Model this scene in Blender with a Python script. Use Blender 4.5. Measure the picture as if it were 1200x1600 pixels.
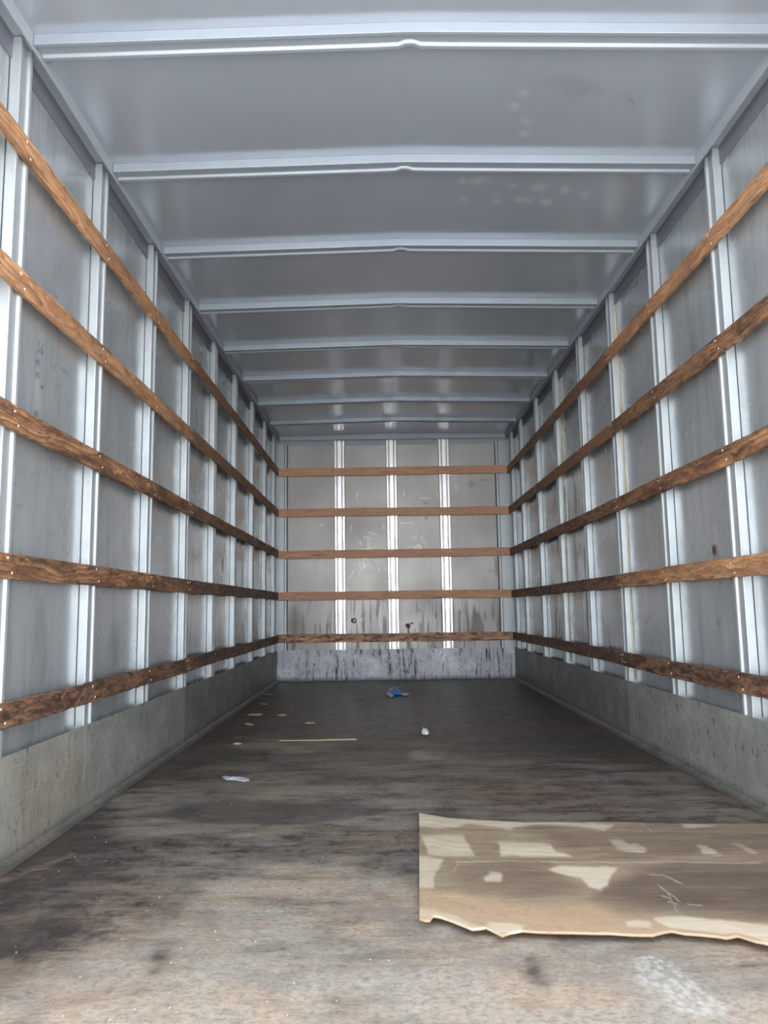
import bpy, bmesh, math, random
import numpy as np
from mathutils import Vector, Matrix
random.seed(7); RNG = np.random.RandomState(11)
for o in list(bpy.data.objects): bpy.data.objects.remove(o)
SC = bpy.context.scene; COL = SC.collection

# ------------------------------------------------------------------ camera
F, PITCH, ROLL, YAW, CX, CZ = 1202.0, 0.1252, -0.0150, 0.0010, -0.1032, 0.6938
cp, sp, cy, sy, cr, sr = math.cos(PITCH), math.sin(PITCH), math.cos(YAW), math.sin(YAW), math.cos(ROLL), math.sin(ROLL)
FW = Vector((sy*cp, cy*cp, sp)); R0 = Vector((cy, -sy, 0)); U0 = R0.cross(FW)
RT = R0*cr + U0*sr; UP = -R0*sr + U0*cr
cd = bpy.data.cameras.new('camera'); cam = bpy.data.objects.new('camera', cd); COL.objects.link(cam)
m = Matrix((RT, UP, -FW)).transposed().to_4x4(); m.translation = Vector((CX, 0, CZ)); cam.matrix_world = m
cd.sensor_fit = 'VERTICAL'; cd.sensor_height = 32.0; cd.lens = F*32.0/1600.0; cd.clip_start = .05
SC.camera = cam
# ------------------------------------------------------------------ light
SC.view_settings.view_transform = 'Standard'; SC.view_settings.look = 'None'
SC.view_settings.gamma = 1.0; SC.view_settings.use_curve_mapping = False
SC.view_settings.exposure = 1.60
WORLD_STRENGTH = 1.55
w = bpy.data.worlds.new('overcast_sky'); SC.world = w; w.use_nodes = True
nt = w.node_tree; nt.nodes.clear()
wo = nt.nodes.new('ShaderNodeOutputWorld'); bg = nt.nodes.new('ShaderNodeBackground')
tc = nt.nodes.new('ShaderNodeTexCoord'); sx = nt.nodes.new('ShaderNodeSeparateXYZ'); rp = nt.nodes.new('ShaderNodeValToRGB')
nt.links.new(tc.outputs['Generated'], sx.inputs[0]); nt.links.new(sx.outputs['Z'], rp.inputs[0])
e = rp.color_ramp.elements
e[0].position = 0.0; e[0].color = (1.22, 1.26, 1.32, 1); e[1].position = .6; e[1].color = (.70, .78, .90, 1)
nt.links.new(rp.outputs[0], bg.inputs[0]); bg.inputs[1].default_value = WORLD_STRENGTH
nt.links.new(bg.outputs[0], wo.inputs[0])
# hazy sun from beyond the front of the truck: it lights the yard behind the open end, never the inside
sl = bpy.data.lights.new('sun', 'SUN'); sl.energy = 5.0; sl.angle = math.radians(4); sl.color = (1.0, .96, .90)
so = bpy.data.objects.new('sun', sl); COL.objects.link(so); so.rotation_euler = Vector((-.25, -.55, -1)).to_track_quat('-Z', 'Y').to_euler(); so.location = (2, 8, 9)

# ------------------------------------------------------------------ sizes (metres; x across, y into the box, z up)
XF = 1.17      # front plane of side posts and kick plates
XP = 1.203     # side wall sheets
Y0 = 1.35      # open rear end
YK = 7.673     # front plane of back posts
YP = 7.706     # back wall sheet
ZC, ZM = 2.433, 2.458   # ceiling sheet at the sides / at the crown
ZK = 0.301     # top of kick plates

def ray(u, v): return FW + RT*((u-600)/F) - UP*((v-800)/F)
def at_z(u, v, z=0.0):
    d = ray(u, v); t = (z-CZ)/d.z; return (CX+d.x*t, d.y*t)
def at_y(u, v, y=YP):
    d = ray(u, v); t = y/d.y; return (CX+d.x*t, CZ+d.z*t)
def at_x(u, v, x):
    d = ray(u, v); t = (x-CX)/d.x; return (d.y*t, CZ+d.z*t)

# ------------------------------------------------------------------ helpers
def tag(o, label=None, cat=None, group=None, kind=None):
    if label: o['label'] = label
    if cat: o['category'] = cat
    if group: o['group'] = group
    if kind: o['kind'] = kind
    return o
def link(name, me, mat=None, parent=None, loc=(0, 0, 0), rz=0.0):
    o = bpy.data.objects.new(name, me); COL.objects.link(o)
    o.location = loc; o.rotation_euler = (0, 0, rz)
    if mat and not me.materials: me.materials.append(mat)
    if parent: o.parent = parent
    return o
def mesh_from(bm, name, smooth=False):
    bmesh.ops.recalc_face_normals(bm, faces=bm.faces)
    me = bpy.data.meshes.new(name); bm.to_mesh(me); bm.free()
    if smooth:
        for p in me.polygons: p.use_smooth = True
    return me
def add_box(bm, x0, x1, y0, y1, z0, z1):
    vs = [bm.verts.new((x, y, z)) for x in (x0, x1) for y in (y0, y1) for z in (z0, z1)]
    for f in ((0, 1, 3, 2), (4, 6, 7, 5), (0, 4, 5, 1), (2, 3, 7, 6), (0, 2, 6, 4), (1, 5, 7, 3)):
        bm.faces.new([vs[i] for i in f])
def box(name, b, mat, parent=None, bevel=0):
    bm = bmesh.new(); add_box(bm, *b)
    if bevel: bmesh.ops.bevel(bm, geom=list(bm.edges), offset=bevel, segments=2, affect='EDGES')
    return link(name, mesh_from(bm, name), mat, parent)

# numpy value noise for stain outlines
def vnoise(x, y, seed=0):
    xi = np.floor(x).astype(np.int64); yi = np.floor(y).astype(np.int64); fx = x-xi; fy = y-yi
    fx = fx*fx*(3-2*fx); fy = fy*fy*(3-2*fy)
    def h(a, b):
        n = (a*374761393 + b*668265263 + seed*1274126177) & 0xffffffff
        n = ((n ^ (n >> 13))*1103515245) & 0xffffffff
        return ((n ^ (n >> 16)) & 0xffff)/65535.0
    return (h(xi, yi)*(1-fx)+h(xi+1, yi)*fx)*(1-fy)+(h(xi, yi+1)*(1-fx)+h(xi+1, yi+1)*fx)*fy
def fbm(x, y, seed=0, o=5):
    s = 0; a = .5; t = 0
    for i in range(o):
        s = s+a*vnoise(x, y, seed+i*17); t += a; a *= .55; x = x*2.03+3.1; y = y*2.03+1.7
    return s/t
def ss(a, b, x):
    t = np.clip((x-a)/(b-a), 0, 1); return t*t*(3-2*t)
def sdist(px, py, poly):
    """signed distance to a polygon, positive inside"""
    d = np.full(px.shape, 1e9); ins = np.zeros(px.shape, bool); n = len(poly)
    for i in range(n):
        ax, ay = poly[i]; bx, by = poly[(i+1) % n]
        ex, ey = bx-ax, by-ay
        t = np.clip(((px-ax)*ex+(py-ay)*ey)/(ex*ex+ey*ey+1e-12), 0, 1)
        d = np.minimum(d, np.hypot(px-ax-t*ex, py-ay-t*ey))
        c = ((ay > py) != (by > py)) & (px < (bx-ax)*(py-ay)/((by-ay) if by != ay else 1e-9)+ax)
        ins ^= c
    return np.where(ins, d, -d)
def grid_mesh(name, P, mask=None):
    """P: (n,m,3) points -> grid mesh, mask: (n,m,3) colour attribute called marks"""
    n, k = P.shape[:2]
    me = bpy.data.meshes.new(name)
    idx = np.arange(n*k).reshape(n, k)
    q = np.stack([idx[:-1, :-1], idx[1:, :-1], idx[1:, 1:], idx[:-1, 1:]], -1).reshape(-1, 4)
    me.from_pydata(P.reshape(-1, 3).tolist(), [], q.tolist())
    if mask is not None:
        a = me.color_attributes.new('marks', 'FLOAT_COLOR', 'POINT')
        c = np.ones((n*k, 4), np.float32); c[:, :3] = mask.reshape(-1, 3); a.data.foreach_set('color', c.ravel())
    me.update(); return me

# ------------------------------------------------------------------ materials
class M:
    def __init__(s, name):
        s.m = bpy.data.materials.new(name); s.m.use_nodes = True; s.t = s.m.node_tree; s.n = s.t.nodes
        s.b = s.n['Principled BSDF']
    def node(s, t, **k):
        x = s.n.new(t)
        for a, b in k.items(): setattr(x, a, b)
        return x
    def l(s, a, b): s.t.links.new(a, b)
    def coord(s, scale=(1, 1, 1), off=(0, 0, 0), rnd=False):
        t = s.node('ShaderNodeTexCoord'); mp = s.node('ShaderNodeMapping'); mp.inputs['Scale'].default_value = scale; mp.inputs['Location'].default_value = off
        s.l(t.outputs['Object'], mp.inputs[0])
        if rnd:
            oi = s.node('ShaderNodeObjectInfo'); va = s.node('ShaderNodeVectorMath', operation='ADD'); ml = s.node('ShaderNodeMath', operation='MULTIPLY')
            ml.inputs[1].default_value = 37.0; s.l(oi.outputs['Random'], ml.inputs[0]); s.l(mp.outputs[0], va.inputs[0]); s.l(ml.outputs[0], va.inputs[1])
            return va.outputs[0]
        return mp.outputs[0]
    def noise(s, c, scale, detail=5, rough=.6, dist=0):
        x = s.node('ShaderNodeTexNoise'); x.inputs['Scale'].default_value = scale; x.inputs['Detail'].default_value = detail
        x.inputs['Roughness'].default_value = rough; x.inputs['Distortion'].default_value = dist; s.l(c, x.inputs['Vector']); return x.outputs['Fac']
    def ramp(s, v, pts):
        r = s.node('ShaderNodeValToRGB'); el = r.color_ramp.elements
        while len(el) < len(pts): el.new(.5)
        for i, (p, c) in enumerate(pts):
            el[i].position = p; el[i].color = (c, c, c, 1) if not isinstance(c, tuple) else (*c, 1)
        s.l(v, r.inputs[0]); return r.outputs[0]
    def mix(s, f, a, b, mode='MIX'):
        x = s.node('ShaderNodeMix', data_type='RGBA', blend_type=mode)
        for i, v in ((0, f), (6, a), (7, b)):
            if isinstance(v, (int, float)): x.inputs[i].default_value = v
            elif isinstance(v, tuple): x.inputs[i].default_value = (*v, 1)
            else: s.l(v, x.inputs[i])
        return x.outputs[2]
    def math(s, op, a, b=0.0, clamp=False):
        x = s.node('ShaderNodeMath', operation=op); x.use_clamp = clamp
        for i, v in ((0, a), (1, b)):
            if isinstance(v, (int, float)): x.inputs[i].default_value = v
            else: s.l(v, x.inputs[i])
        return x.outputs[0]
    def marks(s):
        a = s.node('ShaderNodeAttribute', attribute_name='marks'); sp_ = s.node('ShaderNodeSeparateColor'); s.l(a.outputs['Color'], sp_.inputs[0])
        return sp_.outputs[0], sp_.outputs[1], sp_.outputs[2]
    def set(s, base=None, rough=None, metal=None, bump=None, bs=.2, bd=.002, spec=None):
        for k, v in (('Base Color', base), ('Roughness', rough), ('Metallic', metal), ('Specular IOR Level', spec)):
            if v is None: continue
            if isinstance(v, (int, float)): s.b.inputs[k].default_value = v
            elif isinstance(v, tuple): s.b.inputs[k].default_value = (*v, 1)
            else: s.l(v, s.b.inputs[k])
        if bump is not None:
            b = s.node('ShaderNodeBump'); b.inputs['Strength'].default_value = bs; b.inputs['Distance'].default_value = bd
            s.l(bump, b.inputs['Height']); s.l(b.outputs[0], s.b.inputs['Normal'])
        return s.m

def mat_panel(name, base, dirt, metal, r0, r1, speck=.35, blot=.65, bump=.10):
    s = M(name); c = s.coord(); cv = s.coord((1, 1, .12))
    n1 = s.noise(c, 2.4, 4, .5); n2 = s.noise(cv, 16, 6, .7); n3 = s.noise(s.coord((1, 1, .5)), 34, 6, .7)
    col = s.mix(s.ramp(n1, [(.35, 0), (.7, blot)]), base, tuple(x*.72 for x in base))
    col = s.mix(s.ramp(n2, [(.48, 0), (.75, blot*.8)]), col, dirt)
    col = s.mix(s.ramp(n3, [(.56, 0), (.78, speck)]), col, tuple(x*.6 for x in dirt))
    R_, G_, B_ = s.marks()
    col = s.mix(s.math('MULTIPLY', R_, .95), col, (.13, .030, .012))      # rust
    col = s.mix(s.math('MULTIPLY', G_, .55), col, (.16, .155, .12))      # grime
    col = s.mix(s.math('MULTIPLY', B_, .75), col, (.95, .92, .88))        # scratches, chalky scuffs
    rg = s.math('ADD', s.ramp(n1, [(.3, r0), (.7, r1)]), s.math('MULTIPLY', s.math('ADD', R_, G_), .3), True)
    return s.set(col, rg, metal, bump=s.noise(c, 2.2, 2, .4), bs=bump, bd=.02)
def mat_metal(name, base, metal, rough, dirt=(.25, .23, .2), amt=.4):
    s = M(name); c = s.coord(); n = s.noise(c, 9, 6, .7); n2 = s.noise(s.coord((1, 1, .15)), 30, 5, .7)
    col = s.mix(s.ramp(n, [(.45, 0), (.75, amt)]), base, tuple(x*.75 for x in base))
    col = s.mix(s.ramp(n2, [(.62, 0), (.75, amt)]), col, dirt)
    return s.set(col, s.ramp(n, [(.3, rough), (.7, rough+.15)]), metal, bump=n2, bs=.05, bd=.004)
def mat_wood(name, light, mid, dark, stain, amt, black=.0):
    s = M(name); c = s.coord((1, 1, 1), rnd=True)
    warp = s.noise(s.coord((1.6, 6, 6), rnd=True), 1.2, 3, .5)
    va = s.node('ShaderNodeVectorMath', operation='MULTIPLY'); s.l(c, va.inputs[0]); va.inputs[1].default_value = (.9, 12, 15)
    vb = s.node('ShaderNodeVectorMath', operation='ADD'); s.l(va.outputs[0], vb.inputs[0])
    cmb = s.node('ShaderNodeCombineXYZ'); s.l(s.math('MULTIPLY', warp, 3.6), cmb.inputs[2]); s.l(s.math('MULTIPLY', warp, 1.2), cmb.inputs[1]); s.l(cmb.outputs[0], vb.inputs[1])
    wv = s.node('ShaderNodeTexWave', wave_type='BANDS', bands_direction='Z', wave_profile='SAW'); wv.inputs['Scale'].default_value = .9; wv.inputs['Distortion'].default_value = 8
    wv.inputs['Detail'].default_value = 3; wv.inputs['Detail Scale'].default_value = .8; s.l(vb.outputs[0], wv.inputs['Vector'])
    col = s.ramp(wv.outputs['Fac'], [(0, light), (.55, mid), (1, dark)])
    fine = s.noise(s.coord((3, 90, 90), rnd=True), 1, 4, .7)
    col = s.mix(s.ramp(fine, [(.35, .5), (.7, 0)]), col, tuple(x*.6 for x in mid))
    # knots
    vo = s.node('ShaderNodeTexVoronoi'); vo.inputs['Scale'].default_value = 1.0; s.l(s.coord((1.3, 5, 13), rnd=True), vo.inputs['Vector'])
    col = s.mix(s.ramp(vo.outputs['Distance'], [(.05, 1), (.16, 0)]), col, tuple(x*.28 for x in mid))
    st = s.noise(s.coord((2.2, 6, 9), rnd=True), 1.6, 7, .72)
    col = s.mix(s.ramp(st, [(.36, 0), (.60, amt)]), col, stain)
    if black:
        st2 = s.noise(s.coord((5, 9, 14), rnd=True), 2.3, 8, .75)
        col = s.mix(s.ramp(st2, [(.50, 0), (.59, black)]), col, (.02, .014, .01))
    rubbed = s.noise(s.coord((7, 20, 20), rnd=True), 2.2, 6, .7)
    col = s.mix(s.ramp(rubbed, [(.66, 0), (.73, .55)]), col, tuple(min(1, x*1.25) for x in light))
    return s.set(col, .62, 0, bump=fine, bs=.35, bd=.002)

m_wall = mat_panel('aged_aluminium_sheet', (.60, .63, .645), (.28, .29, .29), .60, .19, .32, .25, .8, .04)
m_back = mat_panel('back_wall_sheet', (.56, .535, .505), (.40, .38, .34), .25, .36, .48, .25, .5)
m_ceil = mat_panel('roof_sheet', (.415, .45, .505), (.37, .40, .45), .42, .17, .26, 0, .25)
m_post = mat_metal('galvanised_post', (.50, .535, .55), .5, .32, amt=.3)
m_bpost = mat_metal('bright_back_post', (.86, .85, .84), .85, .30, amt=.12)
m_bow = mat_metal('galvanised_roof_bow', (.335, .375, .42), .35, .34, amt=.15)
m_rail = mat_metal('dull_roof_rail', (.40, .43, .47), .3, .45, amt=.2)
m_plate = mat_metal('dark_grey_plate', (.19, .20, .235), .3, .5, amt=.2)
m_screw = mat_metal('zinc_screw', (.8, .78, .72), .5, .35, amt=.1)
m_ext = mat_metal('outer_body', (.7, .7, .7), .1, .5)
m_strip = mat_metal('dark_strip', (.05, .05, .05), 0, .8)
m_bead = mat_metal('old_yellow_sealant', (.62, .55, .38), 0, .6, dirt=(.35, .28, .15), amt=.4)
m_pen = M('black_marker').set((.06, .07, .09), .6, 0)
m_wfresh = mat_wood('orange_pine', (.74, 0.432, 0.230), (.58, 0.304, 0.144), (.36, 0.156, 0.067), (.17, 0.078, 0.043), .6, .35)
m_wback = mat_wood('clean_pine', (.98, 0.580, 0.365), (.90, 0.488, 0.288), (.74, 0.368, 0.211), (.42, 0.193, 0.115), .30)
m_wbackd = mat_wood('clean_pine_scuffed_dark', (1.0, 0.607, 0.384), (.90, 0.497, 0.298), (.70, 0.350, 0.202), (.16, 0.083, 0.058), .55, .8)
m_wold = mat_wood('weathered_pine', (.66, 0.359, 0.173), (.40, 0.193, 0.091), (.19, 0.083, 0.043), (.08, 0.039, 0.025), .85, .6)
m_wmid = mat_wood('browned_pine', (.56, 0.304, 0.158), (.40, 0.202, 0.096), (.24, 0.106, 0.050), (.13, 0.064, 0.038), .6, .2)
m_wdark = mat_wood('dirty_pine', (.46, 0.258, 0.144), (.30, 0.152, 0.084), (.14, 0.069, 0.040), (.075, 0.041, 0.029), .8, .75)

def mat_kick(name, base, alt, black, drips, specks=1.0):
    s = M(name); c = s.coord()
    n1 = s.noise(c, 2.6, 7, .7); n2 = s.noise(s.coord((1, 1, .09)), 30, 6, .75); n3 = s.noise(c, 13, 8, .75); n5 = s.noise(s.coord((1, 1, .4)), 110, 4, .7)
    col = s.mix(s.ramp(n1, [(.40, 0), (.58, 1)]), base, alt)
    n6 = s.noise(c, 6.5, 7, .7); col = s.mix(s.ramp(n6, [(.42, .6), (.55, 0)]), col, tuple(x*.55 for x in base))
    col = s.mix(s.ramp(n3, [(.45, 0), (.60, .55)]), col, tuple(x*.62 for x in base))
    col = s.mix(s.ramp(n5, [(.50, 0), (.66, .5)]), col, tuple(x*.5 for x in base))
    col = s.mix(s.math('MULTIPLY', s.ramp(n2, [(.52, 0), (.60, drips)]), s.ramp(n1, [(.42, 0), (.52, 1)])), col, black)
    n4 = s.noise(s.coord((1, 1, .45)), 42, 6, .78)
    col = s.mix(s.math('MULTIPLY', s.ramp(n4, [(.56, 0), (.61, specks)]), s.ramp(n3, [(.46, 0), (.54, 1)])), col, black)
    sc = s.noise(s.coord((.3, .22, 16)), 9, 4, .8)
    col = s.mix(s.math('MULTIPLY', s.ramp(sc, [(.60, 0), (.66, .55)]), s.ramp(n1, [(.45, 0), (.6, 1)])), col, (.62, .62, .60))
    # the lowest centimetres darken unevenly towards the floor
    g = s.node('ShaderNodeSeparateXYZ'); tcx = s.node('ShaderNodeTexCoord'); s.l(tcx.outputs['Object'], g.inputs[0])
    z = s.math('ADD', g.outputs['Z'], s.math('MULTIPLY', s.math('SUBTRACT', n1, .5), .12))
    col = s.mix(s.ramp(z, [(.0, .8), (.045, 0)]), col, black)
    return s.set(col, s.ramp(n1, [(.3, .38), (.7, .6)]), .3, bump=n3, bs=.25, bd=.004)
m_kside = mat_kick('dirty_kick_plate', (.47, .46, .40), (.37, .315, .245), (.05, .045, .04), .18, .85)
m_kright = mat_kick('grey_kick_plate', (.33, .325, .30), (.25, .24, .21), (.04, .04, .04), .12, .7)
m_kmid = mat_kick('grey_kick_plate_spotted', (.45, .45, .42), (.34, .33, .29), (.04, .04, .04), .12, .9)
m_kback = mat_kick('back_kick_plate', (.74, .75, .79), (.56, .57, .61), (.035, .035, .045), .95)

def mat_floor():
    s = M('worn_plywood_deck'); c = s.coord()
    D, P, W_ = s.marks()
    n1 = s.noise(s.coord((.40, 1, 1)), 6, 9, .74, .3); n2 = s.noise(c, 42, 9, .80); n3 = s.noise(c, 1.9, 6, .65); n4 = s.noise(s.coord((.16, 1, 1)), 26, 8, .8); n5 = s.noise(c, 11, 8, .75, .5)
    dark = s.mix(s.ramp(n3, [(.38, 0), (.6, 1)]), (.042, .038, .037), (.070, .047, .036))
    dark = s.mix(s.ramp(n4, [(.50, 0), (.66, .55)]), dark, (.145, .112, .086))
    dark = s.mix(s.ramp(n5, [(.42, .7), (.54, 0)]), dark, (.020, .018, .018))
    dust = s.mix(s.ramp(n3, [(.40, 0), (.58, 1)]), (.40, .36, .29), (.48, .36, .25))
    dust = s.mix(s.ramp(n1, [(.46, 0), (.60, .5)]), dust, (.27, .26, .23))
    dust = s.mix(s.ramp(n2, [(.46, 0), (.62, .65)]), dust, (.17, .13, .10))
    dust = s.mix(s.ramp(n5, [(.56, 0), (.66, .5)]), dust, (.20, .165, .135))
    n6 = s.noise(s.coord((.6, 1, 1)), 95, 6, .8); n7 = s.noise(c, 3.6, 7, .7)
    dust = s.mix(s.ramp(n6, [(.50, 0), (.60, .55)]), dust, (.13, .105, .085))
    dust = s.mix(s.ramp(n7, [(.52, 0), (.62, .45)]), dust, (.17, .145, .125))
    dark = s.mix(s.ramp(n6, [(.54, 0), (.64, .5)]), dark, (.19, .155, .125))
    f = s.math('ADD', D, s.math('MULTIPLY', s.math('SUBTRACT', n1, .5), 2.0)); f = s.math('ADD', f, s.math('MULTIPLY', s.math('SUBTRACT', n2, .5), 1.7))
    f = s.math('ADD', f, s.math('MULTIPLY', s.math('ADD', s.math('SUBTRACT', n4, .5), s.math('SUBTRACT', n5, .5)), .9))
    f = s.ramp(f, [(.08, 0), (.5, .42), (1.0, 1)])
    col = s.mix(f, dark, dust)
    col = s.mix(s.math('MULTIPLY', P, s.ramp(n5, [(.35, 1), (.62, .75)])), col, (.048, .044, .042))
    v = s.node('ShaderNodeTexVoronoi'); v.inputs['Scale'].default_value = 75; s.l(s.coord((1, .7, 1)), v.inputs['Vector'])
    wf = s.math('MULTIPLY', W_, s.ramp(v.outputs['Distance'], [(.3, .8), (.62, .2)]))
    col = s.mix(s.math('MULTIPLY', wf, .6), col, (.56, .54, .50))
    sp2 = s.noise(c, 130, 3, .6)
    col = s.mix(s.ramp(sp2, [(.70, 0), (.74, .6)]), col, (.50, .43, .35))
    rg = s.ramp(n5, [(.35, .30), (.65, .50)])
    rg = s.math('ADD', rg, s.math('MULTIPLY', D, .3), True)
    return s.set(col, rg, 0, bump=n2, bs=.45, bd=.004)
m_floor = mat_floor()

# ------------------------------------------------------------------ setting
box('ground', (-14, 14, -16, 14, -1.35, -1.2), M('concrete_yard').set((.66, .64, .61), .9, 0)).__setitem__('kind', 'structure')

def marks_grid(u, v, items, warp=.0, seed=0):
    """items: (channel, polygon, soft, strength)"""
    mk = np.zeros(u.shape+(3,), np.float32)
    wu = u+(fbm(u/.09, v/.09, seed)-.5)*warp; wv = v+(fbm(u/.09, v/.09, seed+5)-.5)*warp
    for ch, poly, soft, st in items:
        d = sdist(wu, wv, poly); mk[..., ch] = np.maximum(mk[..., ch], ss(-soft, soft, d)*st)
    return mk

# floor deck
ys = np.concatenate([np.arange(Y0, 3.2, .011), np.arange(3.2, YP+.02, .022)]); xs = np.arange(-XF-.03, XF+.031, .012)
FY, FX = np.meshgrid(ys, xs, indexing='ij')
def fp(pts): return [at_z(*p) for p in pts]
wx = FX+(fbm(FX/.30, FY/.30, 3)-.5)*.30; wy = FY+(fbm(FX/.30, FY/.30, 9)-.5)*.30
mk = np.zeros(FX.shape+(3,), np.float32)
def blob(ch, pts, soft, st, mode='max'):
    d = ss(-soft, soft, sdist(wx, wy, fp(pts)))*st
    if mode == 'max': mk[..., ch] = np.maximum(mk[..., ch], d)
    else: mk[..., ch] = mk[..., ch]*(1-d)
blob(0, [(-700, 1750), (-80, 1560), (60, 1500), (190, 1420), (290, 1365), (420, 1345), (560, 1350), (660, 1370), (900, 1430), (1500, 1480), (1900, 1900), (600, 2600), (-700, 2300)], .16, .78)
blob(0, [(60, 1560), (330, 1480), (560, 1500), (1200, 1500), (1700, 1700), (600, 2600), (-300, 2200)], .14, .98)
blob(0, [(60, 1430), (230, 1300), (300, 1210), (440, 1165), (640, 1160), (900, 1180), (1200, 1230), (1500, 1300), (1300, 1420), (600, 1440)], .25, .36)
blob(0, [(200, 1225), (420, 1215), (700, 1225), (720, 1300), (420, 1320), (180, 1310)], .10, .52)
blob(0, [(-60, 1400), (30, 1370), (110, 1320), (60, 1370), (-40, 1440)], .05, .45)
blob(0, [(340, 1166), (430, 1150), (520, 1158), (540, 1170), (440, 1185), (350, 1180)], .07, .55)
blob(0, [(640, 1172), (675, 1168), (690, 1184), (650, 1188)], .04, .7)
blob(0, [(820, 1205), (900, 1200), (920, 1225), (840, 1240)], .07, .35)
blob(0, [(1100, 1255), (1165, 1262), (1150, 1285), (1080, 1280)], .05, .45)
wx = FX+(fbm(FX/.10, FY/.10, 13)-.5)*.07; wy = FY+(fbm(FX/.10, FY/.10, 19)-.5)*.07
blob(1, [(250, 1270), (290, 1255), (360, 1250), (450, 1254), (530, 1258), (610, 1268), (560, 1276), (470, 1290), (360, 1290), (270, 1282)], .035, .8)
blob(1, [(-60, 1470), (0, 1430), (70, 1380), (150, 1345), (200, 1330), (170, 1400), (90, 1460), (20, 1500), (-60, 1540)], .07, .30)
blob(1, [(600, 1440), (640, 1425), (655, 1480), (620, 1500)], .05, .2)
blob(0, [(230, 1500), (262, 1475), (285, 1480), (265, 1505), (240, 1520)], .03, .75, 'cut')
blob(0, [(830, 1500), (850, 1500), (865, 1530), (850, 1545), (830, 1530)], .02, .6, 'cut')
wx = FX+(fbm(FX/.05, FY/.05, 23)-.5)*.012; wy = FY+(fbm(FX/.05, FY/.05, 29)-.5)*.012
blob(2, [(989, 1510), (1000, 1496), (1022, 1493), (1050, 1505), (1080, 1528), (1105, 1550), (1140, 1575), (1130, 1588), (1095, 1583), (1050, 1565), (1010, 1543)], .008, 1.0)
blob(2, [(1010, 1545), (1025, 1535), (1085, 1565), (1130, 1580), (1105, 1592), (1060, 1580)], .006, 1.0)
blob(2, [(436, 1158), (440, 1155.6), (500, 1156), (556, 1155), (556, 1158), (500, 1159)], .003, .7)
blob(2, [(450, 1177), (480, 1173.5), (500, 1174), (480, 1178)], .006, .6)
blob(2, [(640, 1176), (664, 1170), (676, 1176), (664, 1186), (645, 1184)], .02, .35)
blob(2, [(445, 1168), (470, 1165), (478, 1172), (450, 1176)], .02, .3)
blob(2, [(655, 1172), (700, 1169), (692, 1182)], .01, .3)
blob(2, [(633, 1532), (640, 1529), (641, 1534), (628, 1537)], .006, .8)
blob(2, [(400, 1246), (400, 1244), (520, 1248), (600, 1242), (600, 1245), (520, 1250)], .004, .35)
fl = link('floor', grid_mesh('floor', np.stack([FX, FY, np.zeros_like(FX)], -1), mk), m_floor); fl['kind'] = 'structure'
box('floor_structure', (-XP-.04, XP+.04, Y0, YP+.04, -.16, -.004), m_ext).__setitem__('kind', 'structure')

# side and back sheets: front sheet mesh with marks, outer skin as a separate slab
def wall_grid(name, mat, P_of, a, b, step, items, warp, seed, extra=None):
    aa = np.arange(a[0], a[1]+step*.5, step); bb = np.arange(b[0], b[1]+step*.5, step)
    B, A = np.meshgrid(bb, aa, indexing='ij')
    mk = marks_grid(A, B, items, warp, seed)
    if extra: extra(A, B, mk)
    o = link(name, grid_mesh(name, P_of(A, B), mk), mat); o['kind'] = 'structure'
    sd = o.modifiers.new('skin', 'SOLIDIFY'); sd.thickness = .035; sd.offset = SOLID[name]; return o
SOLID = {'wall_left': 1, 'wall_right': -1, 'wall_back': 1, 'ceiling': -1}
def ell(cx_, cy_, rx, ry, n=14, rot=0):
    return [(cx_+rx*math.cos(t)*math.cos(rot)-ry*math.sin(t)*math.sin(rot), cy_+rx*math.cos(t)*math.sin(rot)+ry*math.sin(t)*math.cos(rot)) for t in [2*math.pi*i/n for i in range(n)]]
def wl(u, v): return at_x(u, v, -XP)
def wr(u, v): return at_x(u, v, XP)
def stroke(a, b, w):
    (x0, y0), (x1, y1) = a, b; L = math.hypot(x1-x0, y1-y0)+1e-9; nx, ny = -(y1-y0)/L*w, (x1-x0)/L*w
    return [(x0+nx, y0+ny), (x0-nx, y0-ny), (x1-nx, y1-ny), (x1+nx, y1+ny)]
def scuffs(f, pts, w, ch=2, st=.8, soft=.003):
    out = []
    for ln in pts:
        for p, q in zip(ln[:-1], ln[1:]): out.append((ch, stroke(f(*p), f(*q), w), soft, st))
    return out
itL = [(2, ell(*wl(58, 600), .014, .05), .02, .45), (2, ell(*wl(60, 622), .014, .04), .02, .4),
       (1, ell(*wl(62, 985), .04, .10), .05, .7), (1, ell(*wl(68, 1030), .03, .08), .04, .6), (1, ell(*wl(50, 1140), .03, .07), .03, .6), (1, ell(*wl(180, 1010), .05, .08), .05, .5),
       (2, ell(*wl(272, 735), .03, .03), .02, .5), (2, ell(*wl(262, 725), .02, .025), .02, .4), (1, ell(*wl(70, 465), .05, .06), .05, .35),
       (0, ell(*wl(382, 1010), .012, .05), .008, .5)]
itL += scuffs(wl, [[(93, 572), (110, 592)], [(98, 580), (112, 596)], [(102, 628), (112, 638)], [(86, 604), (95, 606)], [(81, 569), (88, 578)], [(80, 730), (96, 736)], [(30, 787), (34, 790)], [(160, 912), (205, 915)]], .003, 1, .8)
itL += scuffs(wl, [[(379, 975), (382, 1000), (384, 1030)]], .012, 1, 1)
itR = [(0, ell(*wr(1116, 861), .026, .022), .008, 1.0), (2, ell(*wr(1118, 845), .006, .07), .008, .5), (1, ell(*wr(1123, 973), .016, .008), .005, 1), (2, ell(*wr(1135, 995), .02, .08), .03, .35),
       (1, ell(*wr(1085, 560), .05, .10), .06, .4), (2, ell(*wr(991, 482), .012, .008), .004, .8), (2, ell(*wr(1008, 930), .03, .10), .03, .4), (2, ell(*wr(1083, 664), .01, .02), .01, .6),
       (2, ell(*wr(1010, 900), .02, .03), .02, .4)]
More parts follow.
